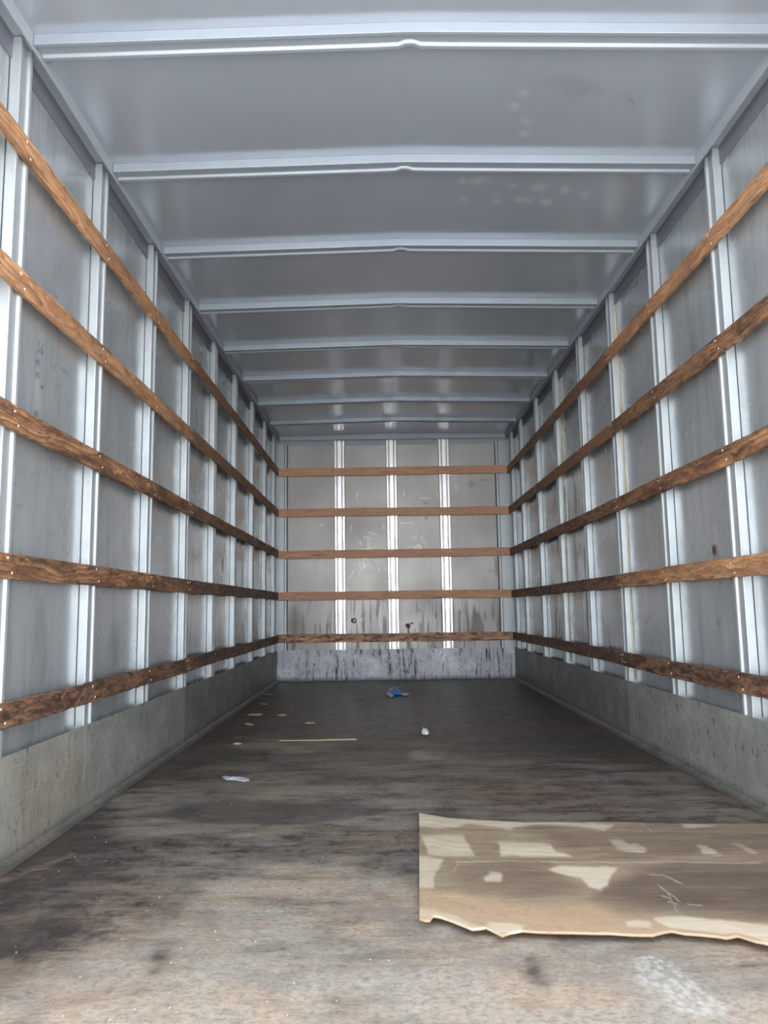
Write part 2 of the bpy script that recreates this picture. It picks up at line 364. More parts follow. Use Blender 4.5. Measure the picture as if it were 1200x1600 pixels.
for k in range(34):    # long dirty run marks on the far sheets of the right wall
    yy = RNG.uniform(4.9, 7.4); zz = RNG.uniform(.35, 1.5); itR.append((int(RNG.choice([1, 1, 2])), ell(yy, zz, RNG.uniform(.008, .03), RNG.uniform(.05, .22), 8), .012, RNG.uniform(.4, .9)))
for k in range(22):
    yy = RNG.uniform(4.9, 7.4); zz = RNG.uniform(.35, 1.3); itL.append((int(RNG.choice([1, 1, 2])), ell(yy, zz, RNG.uniform(.008, .03), RNG.uniform(.05, .2), 8), .012, RNG.uniform(.4, .8)))
wall_grid('wall_left', m_wall, lambda A, B: np.stack([np.full_like(A, -XP), A, B], -1), (Y0, YP+.02), (-.02, 2.47), .0125, itL, .03, 31)
wall_grid('wall_right', m_wall, lambda A, B: np.stack([np.full_like(A, XP), A, B], -1), (Y0, YP+.02), (-.02, 2.47), .0125, itR, .03, 41)
wb = lambda u, v: at_y(u, v, YP)
ringc = wb(552, 969.5)
itB = [(0, ell(ringc[0]-.012, ringc[1], .013, .022), .006, 1), (0, ell(ringc[0]+.01, ringc[1]+.016, .016, .009), .006, 1), (0, ell(ringc[0]+.008, ringc[1]-.02, .018, .009), .006, 1), (0, ell(ringc[0]+.024, ringc[1]-.006, .008, .014), .006, 1),
       (0, ell(*wb(638, 978), .022, .024), .008, 1), (0, ell(*wb(644, 973.5), .016, .007), .006, 1), (0, ell(*wb(635, 977), .010, .015), .006, 1), (0, ell(*wb(638.5, 986), .006, .045), .005, .9),
       (0, ell(*wb(565, 963), .008, .008), .006, .6), (0, ell(*wb(571, 972), .005, .005), .005, .6), (0, ell(*wb(655, 954), .008, .01), .008, .4),
       (1, [wb(*p) for p in ((735, 989), (738, 960), (741, 944), (744, 956), (749, 958), (755, 975), (757, 989))], .012, .75), (1, ell(*wb(758, 963), .012, .05), .012, .6),
       (1, ell(*wb(771, 960), .012, .06), .014, .5), (1, ell(*wb(718, 957), .014, .03), .012, .45), (1, ell(*wb(658, 980), .02, .05), .02, .5), (1, ell(*wb(716, 973), .01, .02), .01, .4),
       (1, ell(*wb(460, 972), .05, .16), .05, .75), (1, ell(*wb(473, 980), .02, .14), .02, .6), (1, ell(*wb(665, 786), .025, .012), .01, .6), (1, ell(*wb(646.5, 788), .012, .012), .01, .5), (1, ell(*wb(666, 809), .014, .010), .006, .9),
       (1, ell(*wb(775, 885), .012, .10), .015, .7), (1, ell(*wb(767, 892), .03, .01), .01, .4), (1, ell(*wb(690, 958), .006, .12), .006, .6), (1, ell(*wb(681, 962), .008, .03), .008, .6), (2, ell(*wb(599, 968), .05, .18), .012, .4),
       (1, ell(*wb(500, 702), .10, .05), .05, .3), (1, ell(*wb(737, 757), .04, .04), .02, .45), (1, ell(*wb(756, 750), .05, .012), .015, .5)]
itB += scuffs(wb, [[(568, 842), (569, 839), (575, 839), (575.5, 858)], [(560, 856), (566, 858), (574, 858), (584, 858)], [(576, 832), (588, 834.5)], [(596, 821), (600, 822), (599, 828)],
                   [(568, 872), (568, 884), (567, 891)], [(574, 872), (576, 879), (578, 882), (578, 890)], [(545, 904), (551, 896), (553, 890)], [(592, 887), (593, 892)], [(602, 886), (603, 892)],
                   [(631.6, 768), (631.6, 776)], [(656, 778.5), (672, 778.5)], [(683.5, 770), (683.3, 777)], [(624, 817), (645, 817)], [(656, 817), (657, 819)], [(712, 758), (713, 766)], [(498, 820), (506, 820)], [(558, 768), (558, 780)],
                   [(560, 879), (568, 879)], [(570, 884), (576, 884)], [(547, 830), (549, 820)], [(601, 909), (606, 909)], [(699, 742), (708, 742)]], .0035, 2, 1.0, .003)
itB += scuffs(wb, [[(492, 975), (493, 1010)], [(535, 985), (536, 1010)], [(549, 985), (550, 1000)], [(682, 940), (683, 990)], [(691, 940), (691, 990)]], .0025, 1, .8)
def chalk(A, B, mk_):
    n = fbm(A/.020, B/.045, 71, 4)*.6+fbm(A/.010, B/.010, 77, 3)*.4
    def reg(c, rx, rz): return np.exp(-(((A-c[0])/rx)**2+((B-c[1])/rz)**2))
    g = reg(wb(572, 870), .20, .32)+reg(wb(655, 850), .17, .30)+.6*reg(wb(570, 780), .16, .18)+.5*reg(wb(490, 850), .16, .25)+.4*reg(wb(650, 930), .15, .18)+.35*reg(wb(735, 850), .16, .25)
    mk_[..., 2] = np.maximum(mk_[..., 2], ss(.50, .72, n*(.6+.45*np.clip(g, 0, 1)))*np.clip(g, 0, 1)*.9)
    n2 = fbm(A/.02, B/.25, 91, 4)
    mk_[..., 1] = np.maximum(mk_[..., 1], ss(.58, .72, n2)*ss(1.0, .4, B)*.8)
wall_grid('wall_back', m_back, lambda A, B: np.stack([A, np.full_like(A, YP), B], -1), (-XP-.01, XP+.012), (-.02, 2.47), .006, itB, .012, 51, chalk)
# ceiling (slight crown)
def cz(x): return ZM-(ZM-ZC)*np.abs(x)/1.17
ceil_at = lambda u, v: at_z(u, v, 2.445)
itC = [(1, [ceil_at(*p) for p in ((845, 127), (870, 119), (900, 118), (930, 128), (942, 136), (940, 150), (925, 145), (905, 158), (890, 156), (870, 138), (850, 137))], .02, .28),
       (1, stroke(ceil_at(940, 138), ceil_at(980, 150), .004), .006, .3), (1, stroke(ceil_at(980, 150), ceil_at(996, 164), .004), .006, .4)]
for (u_, v_, ru, rv) in ((725, 315, 5, 3), (744, 286, 6, 4), (840, 292, 9, 5), (815, 312, 7, 4), (855, 316, 7, 5), (880, 297, 7, 5), (912, 302, 6, 4), (724, 287, 4, 3), (752, 283, 6, 3), (778, 315, 5, 3), (828, 315, 6, 3), (800, 290, 5, 2), (815, 145, 6, 3), (818, 210, 6, 3), (821, 190, 4, 4), (805, 165, 6, 6)):
    c0 = ceil_at(u_, v_); c1 = ceil_at(u_+ru, v_); c2 = ceil_at(u_, v_+rv); itC.append((2, ell(c0[0], c0[1], abs(c1[0]-c0[0]), abs(c2[1]-c0[1])), .02, .40))
wall_grid('ceiling', m_ceil, lambda A, B: np.stack([A, B, cz(A)], -1), (-XP-.01, XP+.012), (Y0, YP+.02), .02, itC, .05, 61)

# ------------------------------------------------------------------ roof rail (lip + plate) round the top, corner strips
for nm, sgn in (('trim_left', -1), ('trim_right', 1)):
    bm = bmesh.new()
    a, b = sorted((sgn*1.139, sgn*1.143)); add_box(bm, a, b, Y0, 7.62, 2.388, 2.436)
    a, b = sorted((sgn*1.143, sgn*1.2025)); add_box(bm, a, b, Y0, 7.62, 2.425, 2.436)
    o = link(nm, mesh_from(bm, nm), m_rail); o['kind'] = 'structure'
    a, b = sorted((sgn*1.196, sgn*1.2025)); link('cover_plate', mesh_from((lambda q: (add_box(q, a, b, Y0, YP-.002, 2.352, 2.425), q)[1])(bmesh.new()), 'cover_plate'), m_plate, o)
bm = bmesh.new()
pg = [(-1.139, 2.396), (1.139, 2.396), (1.139, 2.4335), (0, 2.4565), (-1.139, 2.4335)]
fa = [bm.verts.new((x, 7.620, z)) for x, z in pg]; fb = [bm.verts.new((x, 7.625, z)) for x, z in pg]
bm.faces.new(fa); bm.faces.new(fb[::-1])
for i in range(5): bm.faces.new((fa[i], fa[(i+1) % 5], fb[(i+1) % 5], fb[i]))
add_box(bm, -1.195, 1.195, 7.625, 7.704, 2.426, 2.4325); add_box(bm, -1.195, 1.195, 7.700, 7.7045, 2.352, 2.430)
o = link('trim_back', mesh_from(bm, 'trim_back'), m_rail); o['kind'] = 'structure'
# low deck-edge strips
for nm, sgn in (('baseboard_left', -1), ('baseboard_right', 1)):
    bm = bmesh.new()
    prof = [(XF-.001, .0), (XF-.001, .016), (XF-.006, .018), (XF-.022, .007), (XF-.034, .005), (XF-.036, .0)]
    r = [[bm.verts.new((sgn*x, y, z+.0005)) for x, z in prof] for y in (Y0+.01, YK-.001)]
    for i in range(len(prof)):
        j = (i+1) % len(prof); bm.faces.new((r[0][i], r[0][j], r[1][j], r[1][i]))
    bm.faces.new(r[0]); bm.faces.new(r[1][::-1])
    o = link(nm, mesh_from(bm, nm), m_kside); o['kind'] = 'structure'

# ------------------------------------------------------------------ ridged channel profile shared by posts and bows
def channel(width, h, dip=.0085, lip=.014, slope=.007, web=.003):
    """closed outline (along, out): a near web, ridge, shallow valley, far ridge, far web"""
    return [(0, 0), (0.0, h), (lip, h), (lip+slope, h-dip), (width-lip-slope, h-dip), (width-lip, h), (width, h), (width, 0)]
def extrude(prof, n_seg, place):
    bm = bmesh.new(); rings = []
    for k in range(n_seg+1): rings.append([bm.verts.new(place(p, k/n_seg)) for p in prof])
    for k in range(n_seg):
        for i in range(len(prof)):
            j = (i+1) % len(prof); bm.faces.new((rings[k][i], rings[k][j], rings[k+1][j], rings[k+1][i]))
    bm.faces.new(rings[0]); bm.faces.new(rings[-1][::-1]); bmesh.ops.recalc_face_normals(bm, faces=bm.faces)
    longe = [ed for ed in bm.edges if any(abs(ed.verts[0].index-ed.verts[1].index) >= 0 for _ in (0,))]
    return bm
def rounded(prof, r=.0022):
    out = []
    n = len(prof)
    for i, p in enumerate(prof):
        if i in (0, n-1): out.append(p); continue
        a, b = prof[i-1], prof[(i+1) % n]
        for q, (tx, ty) in ((a, p), (b, p)):
            L = math.hypot(q[0]-p[0], q[1]-p[1]); out.append((p[0]+(q[0]-p[0])/L*r, p[1]+(q[1]-p[1])/L*r))
        m_ = len(out); mid = ((out[m_-2][0]+out[m_-1][0])/2*.45+p[0]*.55, (out[m_-2][1]+out[m_-1][1])/2*.45+p[1]*.55); out.insert(m_-1, mid)
    return out
SP = rounded(channel(.078, XP-XF-.0005))
def side_post(sgn, y, ztop=2.42):
    zb = .02
    bm = extrude(SP, 1, lambda p, t: (0, 0, 0)) if False else None
    bm = bmesh.new(); rings = []
    for t in (0, 1):
        rings.append([bm.verts.new((-sgn*p[1], p[0], (zb, ztop)[t])) for p in SP])
    n = len(SP)
    for i in range(n):
        j = (i+1) % n; f = bm.faces.new((rings[0][i], rings[0][j], rings[1][j], rings[1][i])); f.smooth = False
    bm.faces.new(rings[0]); bm.faces.new(rings[1][::-1])
    return mesh_from(bm, 'wall_post')
postL = side_post(-1, 0); postR = side_post(1, 0)
def seam(par, x0, x1, y0, y1, z0, z1):  # thin dark strip laid on the sheet beside a post edge
    bm = bmesh.new(); add_box(bm, x0, x1, y0, y1, z0, z1); o = link('dark_seam', mesh_from(bm, 'dark_seam'), m_strip, par); o['label'] = 'thin dark seam along the edge'
YL = [2.12, 2.785, 3.455, 4.12, 4.795, 5.49, 6.235, 6.91, 7.485]
YR = [2.74, 3.42, 4.10, 4.79, 5.50, 6.24, 6.97, 7.485]
ORD = ['first', 'second', 'third', 'fourth', 'fifth', 'sixth', 'seventh', 'eighth', 'ninth']
def ordinal_left(i, n):
    if i == 0: return 'nearest steel post of the left wall, cut by the left edge of the photo'
    if i == n-1: return 'farthest steel post of the left wall, tucked into the back left corner'
    return 'pale steel channel post on the left wall, %s counted from the open end' % ORD[i]
for i, y in enumerate(YL):
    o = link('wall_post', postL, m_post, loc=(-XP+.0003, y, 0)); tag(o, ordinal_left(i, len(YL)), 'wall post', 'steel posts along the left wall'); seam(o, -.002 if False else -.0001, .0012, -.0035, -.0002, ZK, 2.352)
for i, y in enumerate(YR):
    o = link('wall_post', postR, m_post, loc=(XP-.0003, y, 0))
    lb = ('farthest steel post of the right wall, tucked into the back right corner' if i == len(YR)-1 else
          'pale steel channel post on the right wall, nearest of those in view' if i == 0 else
          'steel post with a yellow sealant line, %s in view on the right wall' % ORD[i] if i in (2, 4) else
          'pale steel channel post on the right wall, %s in view from the open end' % ORD[i])
    tag(o, lb, 'wall post', 'steel posts along the right wall')
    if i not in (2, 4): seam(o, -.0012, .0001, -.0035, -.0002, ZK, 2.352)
    if i in (2, 4):
        bm = bmesh.new(); pts = [(-.004, 0), (-.004, -.007), (0, -.010), (.0, 0)]
        prev = None
        for k in range(25):
            z = .31+(2.38-.31)*k/24; g = 1+.25*math.sin(k*2.3)
            r_ = [bm.verts.new((p[1]*g*.8, p[0]*g, z)) for p in pts]
            if prev:
                for a in range(4): bm.faces.new((prev[a], prev[(a+1) % 4], r_[(a+1) % 4], r_[a]))
            else: bm.faces.new(r_)
            prev = r_
        bm.faces.new(prev[::-1])
        b = link('sealant_bead', mesh_from(bm, 'sealant_bead', True), m_bead, o); b['label'] = 'yellow sealant bead'
# back wall posts
HB = YP-YK-.0005
BP = rounded([(0, 0), (0, HB-.002), (.018, HB-.002), (.0235, .006), (.0265, .006), (.032, HB), (.068, HB), (.0735, .006), (.0765, .006), (.082, HB-.002), (.100, HB-.002), (.100, 0)], .0012)
def back_post_mesh():
    bm = bmesh.new(); rings = []
    for z in (.02, 2.40): rings.append([bm.verts.new((p[0]-.050, -p[1], z)) for p in BP])
    n = len(BP)
    for i in range(n):
        j = (i+1) % n; bm.faces.new((rings[0][i], rings[0][j], rings[1][j], rings[1][i]))
    bm.faces.new(rings[0]); bm.faces.new(rings[1][::-1]); return mesh_from(bm, 'wall_post')
bpm = back_post_mesh()
BX = []
for i, (u, lb) in enumerate(((531.5, 'left'), (614, 'middle'), (697.5, 'right'))):
    x = at_y(u, 880, YK)[0]; BX.append(x)
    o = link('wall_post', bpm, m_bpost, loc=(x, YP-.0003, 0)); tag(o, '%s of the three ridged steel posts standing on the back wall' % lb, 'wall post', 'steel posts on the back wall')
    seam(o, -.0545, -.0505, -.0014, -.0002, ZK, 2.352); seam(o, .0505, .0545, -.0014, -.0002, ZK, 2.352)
# wide corner posts of the back wall: flat face plus turned edge
for sgn, lb in ((-1, 'left'), (1, 'right')):
    wdt = .125 if sgn < 0 else .155
    prof = rounded([(0, 0), (0, .026), (wdt-.03, .026), (wdt-.024, .030), (wdt-.006, .030), (wdt, .024), (wdt, 0)], .0015)
    bm = bmesh.new(); rings = []
    for z in (.02, 2.375): rings.append([bm.verts.new((sgn*(1.196-p[0]), YP-.0008-p[1], z)) for p in prof])
    n = len(prof)
    for i in range(n):
        j = (i+1) % n; bm.faces.new((rings[0][i], rings[0][j], rings[1][j], rings[1][i]))
    bm.faces.new(rings[0]); bm.faces.new(rings[1][::-1])
    o = link('corner_post', mesh_from(bm, 'corner_post'), m_post)
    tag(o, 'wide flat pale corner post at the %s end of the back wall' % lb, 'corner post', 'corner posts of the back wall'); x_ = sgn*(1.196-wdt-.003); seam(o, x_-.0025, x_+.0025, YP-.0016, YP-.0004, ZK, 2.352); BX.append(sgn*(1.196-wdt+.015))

# ------------------------------------------------------------------ roof bows
YB = [2.127, 2.810, 3.504, 4.207, 4.904, 5.58, 6.276, 6.96]
WB = rounded(channel(.074, .033))
def bow_mesh():
    bm = bmesh.new(); rings = []
    xs_ = [-1.137, -.8, -.45, -.12, -.035, -.012, .012, .035, .12, .45, .8, 1.137]
    for x in xs_:
        zz = float(cz(np.array(x))); pinch = math.exp(-(x/.022)**2)
        ring = []
        for p in WB:
            out = p[1]
            if p[0] > .050: out = out-(.008*pinch if out > .015 else 0)
            ring.append(bm.verts.new((x, p[0]-(.006*pinch if p[0] > .05 else 0), zz-.0006-out)))
        rings.append(ring)
    n = len(WB)
    for k in range(len(rings)-1):
        for i in range(n):
            j = (i+1) % n; bm.faces.new((rings[k][i], rings[k][j], rings[k+1][j], rings[k+1][i]))
    bm.faces.new(rings[0]); bm.faces.new(rings[-1][::-1]); return mesh_from(bm, 'roof_bow')
bw = bow_mesh()
for i, y in enumerate(YB):
    o = link('roof_bow', bw, m_bow, loc=(0, y, 0))
    lb = ('grey ridged roof bow across the ceiling, nearest the open end' if i == 0 else 'grey ridged roof bow, last one before the back wall' if i == len(YB)-1 else
          'grey ridged roof bow across the ceiling, %s from the open end' % ORD[i])
    tag(o, lb, 'roof bow', 'roof bows across the ceiling')

# ------------------------------------------------------------------ kick plates
def kick(name, b, mat, lb, grp='kick plates along the foot of the walls'):
    o = box(name, b, mat, bevel=.0008); tag(o, lb, 'kick plate', grp); return o
kick('kick_plate', (-XF, -XF+.0025, Y0+.005, 2.793, .0008, ZK), m_kside, 'stained kick plate at the foot of the left wall, section nearest the open end')
kick('kick_plate', (-XF, -XF+.0025, 2.797, 4.146, .0008, ZK-.001), m_kmid, 'grey kick plate on the left wall, short middle section between two seams')
kick('kick_plate', (-XF, -XF+.0025, 4.151, YK-.004, .0008, ZK-.002), m_kright, 'long dark kick plate running to the back along the left wall')
kick('kick_plate', (XF-.0025, XF, Y0+.005, 4.117, .0008, ZK), m_kmid, 'grey kick plate at the foot of the right wall, nearer section with black specks')
kick('kick_plate', (XF-.0025, XF, 4.122, YK-.004, .0008, ZK-.001), m_kright, 'long dark kick plate running to the back along the right wall')
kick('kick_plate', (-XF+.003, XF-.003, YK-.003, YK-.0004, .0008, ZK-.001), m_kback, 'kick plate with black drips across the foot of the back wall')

# ------------------------------------------------------------------ wooden slats
TH = .016
def slat_mesh(L, h, seed, rough=.0012):
    r = random.Random(seed); n = max(8, int(L/.03)); bm = bmesh.new(); rings = []
    f1, f2 = r.uniform(0, 9), r.uniform(0, 9)
    for k in range(n+1):
        x = L*k/n
        bow = .0025*math.sin(x*1.1+f1)+.0012*math.sin(x*3.7+f2)
        t = h/2+bow-abs(r.gauss(0, rough)); b = -h/2+bow+abs(r.gauss(0, rough)); c = .0022
        rings.append([bm.verts.new((x, y, z)) for y, z in ((0, b+c), (0, t-c), (c, t), (TH-c, t), (TH, t-c), (TH, b+c), (TH-c, b), (c, b))])
    for k in range(n):
        for i in range(8):
            j = (i+1) % 8; bm.faces.new((rings[k][i], rings[k][j], rings[k+1][j], rings[k+1][i]))
    bm.faces.new(rings[0]); bm.faces.new(rings[-1][::-1]); return mesh_from(bm, 'wooden_slat')
def screw_mesh():
    bm = bmesh.new(); prev = None
    for r_, y in ((.0042, 0), (.0042, -.0006), (.003, -.0016), (.0012, -.0012), (.0006, -.0005)):
        ring = [bm.verts.new((r_*math.cos(a*math.pi/5), y, r_*math.sin(a*math.pi/5))) for a in range(10)]
        if prev:
            for i in range(10): bm.faces.new((prev[i], prev[(i+1) % 10], ring[(i+1) % 10], ring[i]))
        prev = ring
    bm.faces.new(prev); return mesh_from(bm, 'screw', True)
scm = screw_mesh(); scm.materials.append(m_screw)
def screws(par, xsl, h, L, seed):
    r = random.Random(seed)
    for x in xsl:
        if not .008 < x < L-.008: continue
        for dz, dx in ((h*.28, -.012), (-h*.26, .014)):
            xx = min(max(x+dx, .008), L-.008)
            s = bpy.data.objects.new('screw', scm); COL.objects.link(s); s.parent = par; s.location = (xx, -.0001, dz+r.uniform(-.003, .003))
# rows bottom (0) to top (4)
ZL = [.4139, .8315, 1.2520, 1.6654, 2.0788]; ZR = [.4139, .8225, 1.2354, 1.6553, 2.0704]
ROW = ['lowest', 'second-lowest', 'middle', 'second-highest', 'top']
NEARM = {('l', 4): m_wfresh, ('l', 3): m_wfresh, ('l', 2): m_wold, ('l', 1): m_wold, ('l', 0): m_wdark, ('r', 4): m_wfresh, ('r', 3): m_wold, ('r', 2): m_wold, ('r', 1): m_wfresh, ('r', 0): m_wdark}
JL, JR = 4.165, 4.135
for side, Z in (('l', ZL), ('r', ZR)):
    J = JL if side == 'l' else JR; Y = YL if side == 'l' else YR; wname = 'left' if side == 'l' else 'right'
    for row in range(5):
        yend = YK-TH-.001
        for part, (a, b) in (('near', (Y0+.01, J-.0012)), ('far', (J+.0012, yend))):
            L = b-a; h = .074; seed = row*7+(3 if part == 'far' else 0)+(50 if side == 'r' else 0)
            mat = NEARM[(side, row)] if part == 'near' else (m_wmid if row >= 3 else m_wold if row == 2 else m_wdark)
            me = slat_mesh(L, h, seed, .0022 if (part == 'near' and row == 0 and side == 'l') else .0010)
            # local x runs along the board, local -y faces the room; left: face looks +x, right: face looks -x
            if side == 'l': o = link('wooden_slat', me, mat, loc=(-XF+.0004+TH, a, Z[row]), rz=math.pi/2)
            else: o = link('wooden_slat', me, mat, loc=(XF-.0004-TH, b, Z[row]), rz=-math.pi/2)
            tone = {m_wfresh: 'orange-tan', m_wold: 'brown weathered', m_wmid: 'dull brown', m_wdark: 'dark dirty'}[mat]
            tag(o, '%s wooden slat, %s board of the %s row on the %s wall' % (tone, 'nearer' if part == 'near' else 'far', ROW[row], wname), 'wooden slat', 'wooden slats along the %s wall' % wname)
            px = [(y+.040-a) if side == 'l' else (b-y-.040) for y in Y]
            px = [x for x in px if .02 < x < L-.02 and abs(x-(J-a if side == 'l' else b-J)) > .06]
            px.append((L-.016) if (side == 'l') == (part == 'near') else .016)
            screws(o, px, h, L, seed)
            if side == 'r' and row == 0: pass
for row in range(5):
    zc = (ZL[row]+ZR[row])/2; L = 2*(XF-TH)+.028; h = .081
    me = slat_mesh(L, h, 90+row, .0006)
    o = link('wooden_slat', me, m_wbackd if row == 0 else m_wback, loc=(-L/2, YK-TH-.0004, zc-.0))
    tag(o, 'clean orange-brown wooden slat across the back wall, %s row' % ROW[row] if row else 'orange-brown wooden slat with dark scuffs across the back wall, lowest row', 'wooden slat', 'wooden slats across the back wall')
    screws(o, [x+L/2 for x in BX], h, L, 200+row)

# ------------------------------------------------------------------ torn cardboard sheet
cb_back = [(655, 1272), (700, 1279), (760, 1283), (820, 1286), (960, 1285), (1060, 1288), (1200, 1289)]
cb_front = [(655, 1440), (664, 1443), (672, 1443), (677, 1435), (690, 1437), (705, 1442), (738, 1455), (748, 1454), (760, 1452), (785, 1465), (800, 1460), (815, 1457), (840, 1459), (900, 1461), (960, 1463), (1020, 1466), (1038, 1461), (1050, 1459), (1070, 1463), (1100, 1465), (1120, 1467), (1135, 1470), (1153, 1467), (1165, 1471), (1180, 1476), (1200, 1480)]
bk = np.array([at_z(u, v, .008) for u, v in cb_back]); fr = np.array([at_z(u, v, .014) for u, v in cb_front])
bk = np.vstack([bk, [1.135, bk[-1][1]-.03]])
fr = np.vstack([fr, [.76, 1.655], [.86, 1.69], [.95, 1.66], [1.05, 1.67], [1.135, 1.63]])
NU, NV = 420, 130
uu = np.linspace(0, 1, NU)
def along(pts, t):
    s_ = np.concatenate([[0], np.cumsum(np.abs(np.diff(pts[:, 0]))+1e-5)]); s_ /= s_[-1]
    return np.interp(t, s_, pts[:, 0]), np.interp(t, s_, pts[:, 1])
bx_, by_ = along(bk, uu); fx_, fy_ = along(fr, uu)
vv = np.linspace(0, 1, NV)[:, None]
PX = bx_[None]*(1-vv)+fx_[None]*vv; PY = by_[None]*(1-vv)+fy_[None]*vv
U, V = np.broadcast_to(uu[None], PX.shape), np.broadcast_to(vv, PX.shape)
lift = .0065+.010*ss(.80, 1, V)*(.35+fbm(U*7, V*2, 81))+.006*np.exp(-((U-.97)/.2)**2)*ss(.6, 1, V)
crease = -.0035*np.exp(-((V-.335-.02*U)/.010)**2)+.003*np.exp(-((V-.36-.02*U)/.018)**2)-.002*np.exp(-((V-.12)/.008)**2)+.0015*np.exp(-((V-.30)/.006)**2)
PZ = lift+crease+.003*(fbm(U*9, V*5, 85)-.5)+.0022*np.sin(V*17)*(.4+.6*fbm(U*3, V*1, 88))
cs = lambda pts: [(640+x/2.143, 1250+y/2.143) for x, y in pts]
pale = [[(28, 38), (380, 70), (680, 83), (660, 101), (560, 90), (420, 82), (340, 100), (200, 82), (150, 94), (28, 90)],
        [(38, 117), (180, 120), (200, 150), (217, 190), (150, 192), (60, 184)], [(300, 140), (470, 148), (490, 172), (540, 192), (400, 192), (305, 188)],
        [(26, 190), (110, 200), (86, 240), (80, 297), (26, 295)], [(250, 258), (270, 243), (310, 245), (308, 271), (258, 270)],
        [(468, 234), (500, 220), (600, 226), (692, 228), (672, 255), (660, 285), (635, 301), (600, 290), (575, 262), (520, 250)],
        [(672, 133), (715, 132), (740, 150), (760, 145), (790, 160), (788, 180), (730, 172), (700, 165)], [(965, 150), (1000, 155), (1045, 190), (985, 187)],
        [(1085, 148), (1120, 153), (1165, 180), (1150, 183)], [(725, 422), (760, 414), (805, 418), (806, 440), (735, 440)],
        [(820, 406), (860, 400), (940, 402), (1100, 420), (1250, 440), (1250, 510), (1180, 490), (1100, 462), (1040, 462), (880, 445), (835, 425)],
        [(905, 78), (1025, 84), (960, 98), (920, 94)], [(270, 420), (330, 425), (380, 435), (370, 460), (300, 462), (262, 432)],
        [(26, 372), (90, 388), (150, 400), (210, 428), (270, 440), (300, 470), (120, 430), (26, 405)]]
palew = [.95, .8, .9, .75, .8, 1, .55, .65, .5, .8, .95, .7, .85, .6]
halo = [[(26, 300), (200, 320), (430, 360), (600, 345), (720, 400), (1200, 425), (1250, 520), (26, 470)]]
darkp = [[(760, 240), (900, 215), (1250, 230), (1250, 400), (1000, 385), (800, 360), (620, 330), (640, 290)], [(120, 215), (230, 200), (450, 215), (520, 260), (560, 300), (420, 320), (180, 290)], [(400, 90), (640, 100), (900, 95), (1250, 105), (1250, 180), (800, 190), (560, 175), (480, 140)]]
# project sheet points back to the reading frame of the stain outline list
rel = np.stack([PX-CX, PY, np.full_like(PX, .01-CZ)], -1); zc_ = rel@np.array(FW); iu = 600+F*(rel@np.array(RT))/zc_; iv = 800-F*(rel@np.array(UP))/zc_
iu = iu+(fbm(PX/.05, PY/.05, 95)-.5)*9; iv = iv+(fbm(PX/.05, PY/.05, 99)-.5)*5
mk = np.zeros(PX.shape+(3,), np.float32)
for p, st in zip(pale, palew): mk[..., 0] = np.maximum(mk[..., 0], ss(-3.2, 2.6, sdist(iu, iv, cs(p)))*st)
for p in halo: mk[..., 2] = np.maximum(mk[..., 2], ss(-12, 12, sdist(iu, iv, cs(p)))*.8)
for p, st in zip(darkp, (1., .6, .55)): mk[..., 1] = np.maximum(mk[..., 1], ss(-16, 16, sdist(iu, iv, cs(p)))*st)
for a_, b_ in (((150, 210), (360, 208)), ((800, 252), (850, 256)), ((850, 256), (912, 280)), ((840, 322), (868, 332)), ((862, 345), (895, 352)), ((930, 350), (980, 356)), ((340, 209), (1180, 212)), ((775, 80), (805, 108)), ((860, 300), (892, 385)), ((830, 280), (905, 345)), ((30, 330), (180, 322)), ((140, 240), (160, 215))):
    mk[..., 0] = np.maximum(mk[..., 0], ss(-.8, .8, sdist(iu, iv, cs(stroke(a_, b_, 1.6))))*.55)
s = M('stained_cardboard'); c = s.coord(); P_, D_, H_ = s.marks()
n1 = s.noise(s.coord((.5, 2.5, 1)), 6, 7, .7); n2 = s.noise(s.coord((1, 1, 1)), 60, 6, .75); n3 = s.noise(s.coord((1, 8, 1)), 9, 6, .7)
col = s.mix(s.ramp(n1, [(.35, 0), (.68, 1)]), (.33, .245, .16), (.20, .143, .092))
col = s.mix(s.math('MULTIPLY', H_, .8), col, (.50, .335, .20))
col = s.mix(s.math('MULTIPLY', D_, s.ramp(n1, [(.2, .55), (.6, .95)])), col, (.105, .070, .050))
col = s.mix(s.ramp(n3, [(.56, 0), (.74, .4)]), col, (.46, .38, .27))
col = s.mix(s.ramp(n2, [(.52, 0), (.66, .35)]), col, (.12, .09, .065))
col = s.mix(s.math('MULTIPLY', P_, s.ramp(n3, [(.38, .95), (.62, .6)])), col, (.62, .53, .385))
m_card = s.set(col, .6, 0, bump=n3, bs=.25, bd=.002)
o = link('cardboard_sheet', grid_mesh('cardboard_sheet', np.stack([PX, PY, PZ], -1), mk), m_card)
for p in o.data.polygons: p.use_smooth = True
sd = o.modifiers.new('thickness', 'SOLIDIFY'); sd.thickness = .0045; sd.offset = 1
tag(o, 'torn brown cardboard sheet with pale dry patches lying flat on the floor at the right', 'cardboard')

